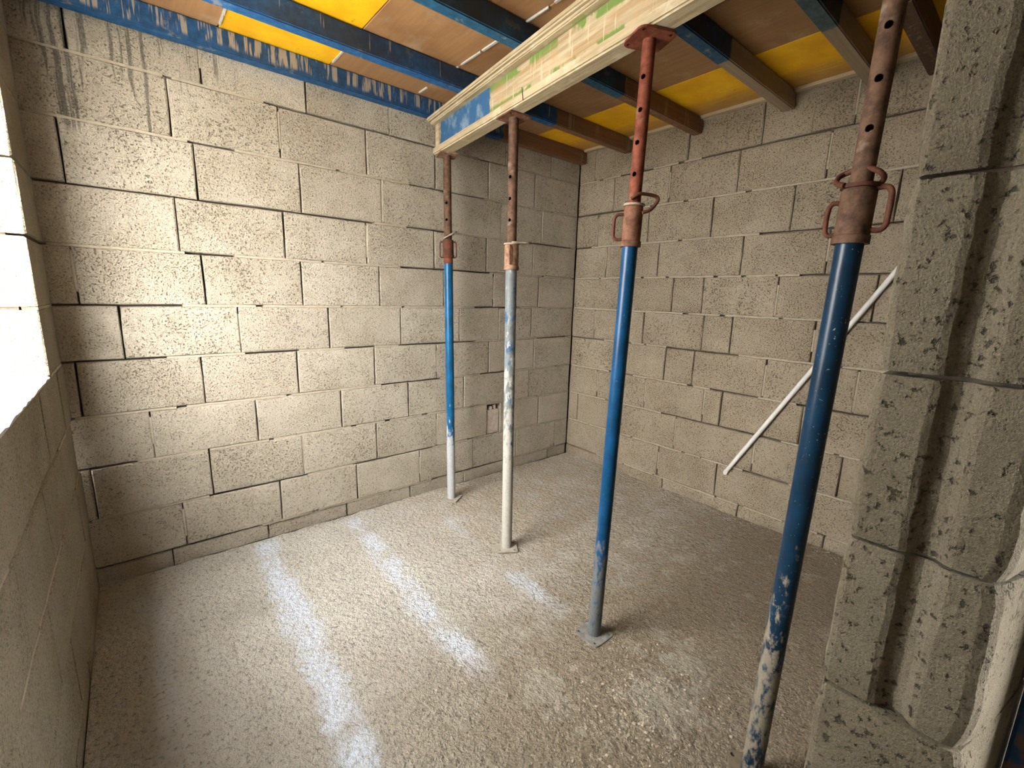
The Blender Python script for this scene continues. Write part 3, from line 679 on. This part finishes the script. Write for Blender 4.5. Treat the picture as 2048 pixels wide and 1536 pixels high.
# third prop: blue with a red inner tube
def ex2(e, z0, z1, cr):
    dhandle(e, -1, z0 + 0.026, z1 - 0.028, cr - 0.003, 0.034, 0.0058, MAT['rust_dark'])
    bm = bmesh.new(); lathe(bm, [(0.036, z1), (0.036, z1 + 0.007), (0.0225, z1 + 0.007), (0.0225, z1)]); bm_obj('washer', bm, MAT['bare_steel'], e, smooth=True)
    loop(e, [(-0.012, -0.026, z1 + 0.020), (0.010, -0.030, z1 + 0.034), (0.035, -0.015, z1 + 0.037), (0.066, 0.0, z1 + 0.034), (0.079, 0.004, z1 + 0.026), (0.074, 0.0, z1 + 0.010), (0.055, -0.010, z1 - 0.014), (0.030, -0.020, z1 - 0.024)], 0.0058, MAT['rust_dark'])
prop((-1.592, -1.672, 0.0), (-1.566, -1.708, 2.2445), 'deep blue prop with a red upper tube, one side handle and visible foot plate', 1.60, 1.585, 1.722, 0.0270, 0.0218, 0.0325,
     tube_mat('blue_mid', (0.003, 0.040, 0.105), (0.15, 0.155, 0.15), 0.0, 1.0, 0.35, 0.3, 0.03, 0.52, gain=0.44), MAT['rust'], MAT['rust_red'], MAT['plate_steel'], MAT['rust_red'], [1.823, 1.923, 2.024, 2.123], -2.05, (0.122, 0.022, 0.925), (0.135, 0.028, 0.50), ex2)
# near prop in front of the doorway
def ex3(e, z0, z1, cr):
    dhandle(e, -1, z0 + 0.022, z1 - 0.030, cr - 0.003, 0.022, 0.0055, MAT['rust_dark'])
    dhandle(e, 1, z0 + 0.030, z1 - 0.002, cr - 0.003, 0.030, 0.0062, MAT['rust_dark'], ang=0.3)
    loop(e, [(-0.030, -0.026, z1 + 0.004), (-0.046, -0.005, z1 + 0.014), (-0.044, 0.012, z1 + 0.030), (-0.03, 0.022, z1 + 0.040), (0.0, -0.012, z1 + 0.042), (0.028, -0.02, z1 + 0.030), (0.040, -0.004, z1 + 0.018), (0.032, 0.02, z1 + 0.006)], 0.0058, MAT['rust_dark'])
    bm = bmesh.new(); lathe(bm, [(0.038, z1), (0.038, z1 + 0.008), (0.0225, z1 + 0.008), (0.0225, z1)]); bm_obj('washer', bm, MAT['rust_dark'], e, smooth=True)
prop((-1.668, -2.345, 0.0), (-1.652, -2.386, 2.2445), 'foreground prop beside the doorway, dark blue tube caked with pale cement towards the floor', 1.56, 1.542, 1.664, 0.0280, 0.0222, 0.0345,
     tube_mat('blue_near', (0.003, 0.020, 0.045), (0.27, 0.235, 0.175), 0.35, 1.15, 0.8, 0.3, 0.03, 0.50, gain=0.33), MAT['rust_brown'], MAT['rust_brown'], MAT['plate_near'], MAT['rust'], [1.785, 1.884, 1.985, 2.085], -1.75, (0.12, 0.015, 0.3), (0.125, 0.01, 0.5), ex3)

# ------------------------------------------------------------------ conduit on the right wall
bm = bmesh.new()
a = Vector((-0.0165, -1.474, 0.303)); b = Vector((-0.0165, -2.44, 2.08))
d = (b - a).normalized()
beam_between(bm, [a, a + d * 0.05, a + d * 0.3, b], 0.0135, 14)
for v in bm.verts:          # slanted, crushed lower end
    s = (v.co - a).dot(d)
    if s < 0.02: v.co -= d * 0.05 * (0.5 + 40 * (v.co.x + 0.0165)) ; v.co.x = max(v.co.x, -0.012) if v.co.x > -0.0165 else v.co.x
o = bm_obj('conduit', bm, MAT['pvc'], smooth=True); o['label'] = 'grey plastic conduit slanting across the right wall behind the foreground prop'; o['category'] = 'pipe'

# ------------------------------------------------------------------ blue timber leaning outside the doorway
bm = bmesh.new(); box(bm, 0, 0.066, -0.10, 0, 0, 1.9); bmesh.ops.bevel(bm, geom=bm.edges[:], offset=0.005, segments=2, affect='EDGES')
t = NT('worn_blue_timber'); o_ = t.obj(); n_ = t.noise(t.mapv(o_, (8, 8, 5)), 1.0, 4, 0.6)
t.color(t.mix(t.step(n_, 0.52, 0.58), (0.010, 0.05, 0.13), (0.12, 0.075, 0.045))); t.rough(0.6)
o = bm_obj('timber_post', bm, t.m, loc=(-1.962, -2.772, -0.055)); o.rotation_euler = (0, 0, -0.174)
o['label'] = 'worn blue timber standing against the outer face at the far right edge'; o['category'] = 'timber'

# ------------------------------------------------------------------ loose grit on the floor
gb = bmesh.new(); g = random.Random(3)
def pebble(x, y, s):
    z = fh(x, y); bmv = bmesh.ops.create_icosphere(gb, subdivisions=1, radius=s)['verts']
    k = (g.uniform(0.7, 1.3), g.uniform(0.7, 1.3), g.uniform(0.4, 0.8)); a = g.uniform(0, 6.28)
    for v in bmv:
        q = v.co * (1 + g.uniform(-0.25, 0.25)); q = Vector((q.x * k[0], q.y * k[1], q.z * k[2])); q.rotate(Matrix.Rotation(a, 3, 'Z')); v.co = q + Vector((x, y, z + s * 0.25))
for _ in range(900):
    x = g.uniform(-3.1, -0.05); y = g.uniform(-2.5, -0.05); pebble(x, y, g.uniform(0.0012, 0.0035))
for _ in range(420):
    y = g.uniform(-2.4, -0.05); pebble(-0.02 - abs(g.gauss(0, 0.05)), y, g.uniform(0.0015, 0.006))
for _ in range(160):
    pebble(-0.10 + g.gauss(0, 0.04), -1.0 + g.gauss(0, 0.08) * (1 if g.random() < .5 else 5), g.uniform(0.002, 0.008))
for _ in range(300):
    pebble(-1.72 + g.gauss(0, 0.16), -2.0 + g.gauss(0, 0.14), g.uniform(0.002, 0.006))
for _ in range(250):
    x = g.uniform(-2.9, -0.1); pebble(x, -0.02 - abs(g.gauss(0, 0.03)), g.uniform(0.0015, 0.005))
me = bpy.data.meshes.new('floor_grit'); gb.to_mesh(me); gb.free()
o = link('floor_grit', me, mortar_mat('grit', (0.42, 0.36, 0.28)))
o['kind'] = 'stuff'; o.parent = fl
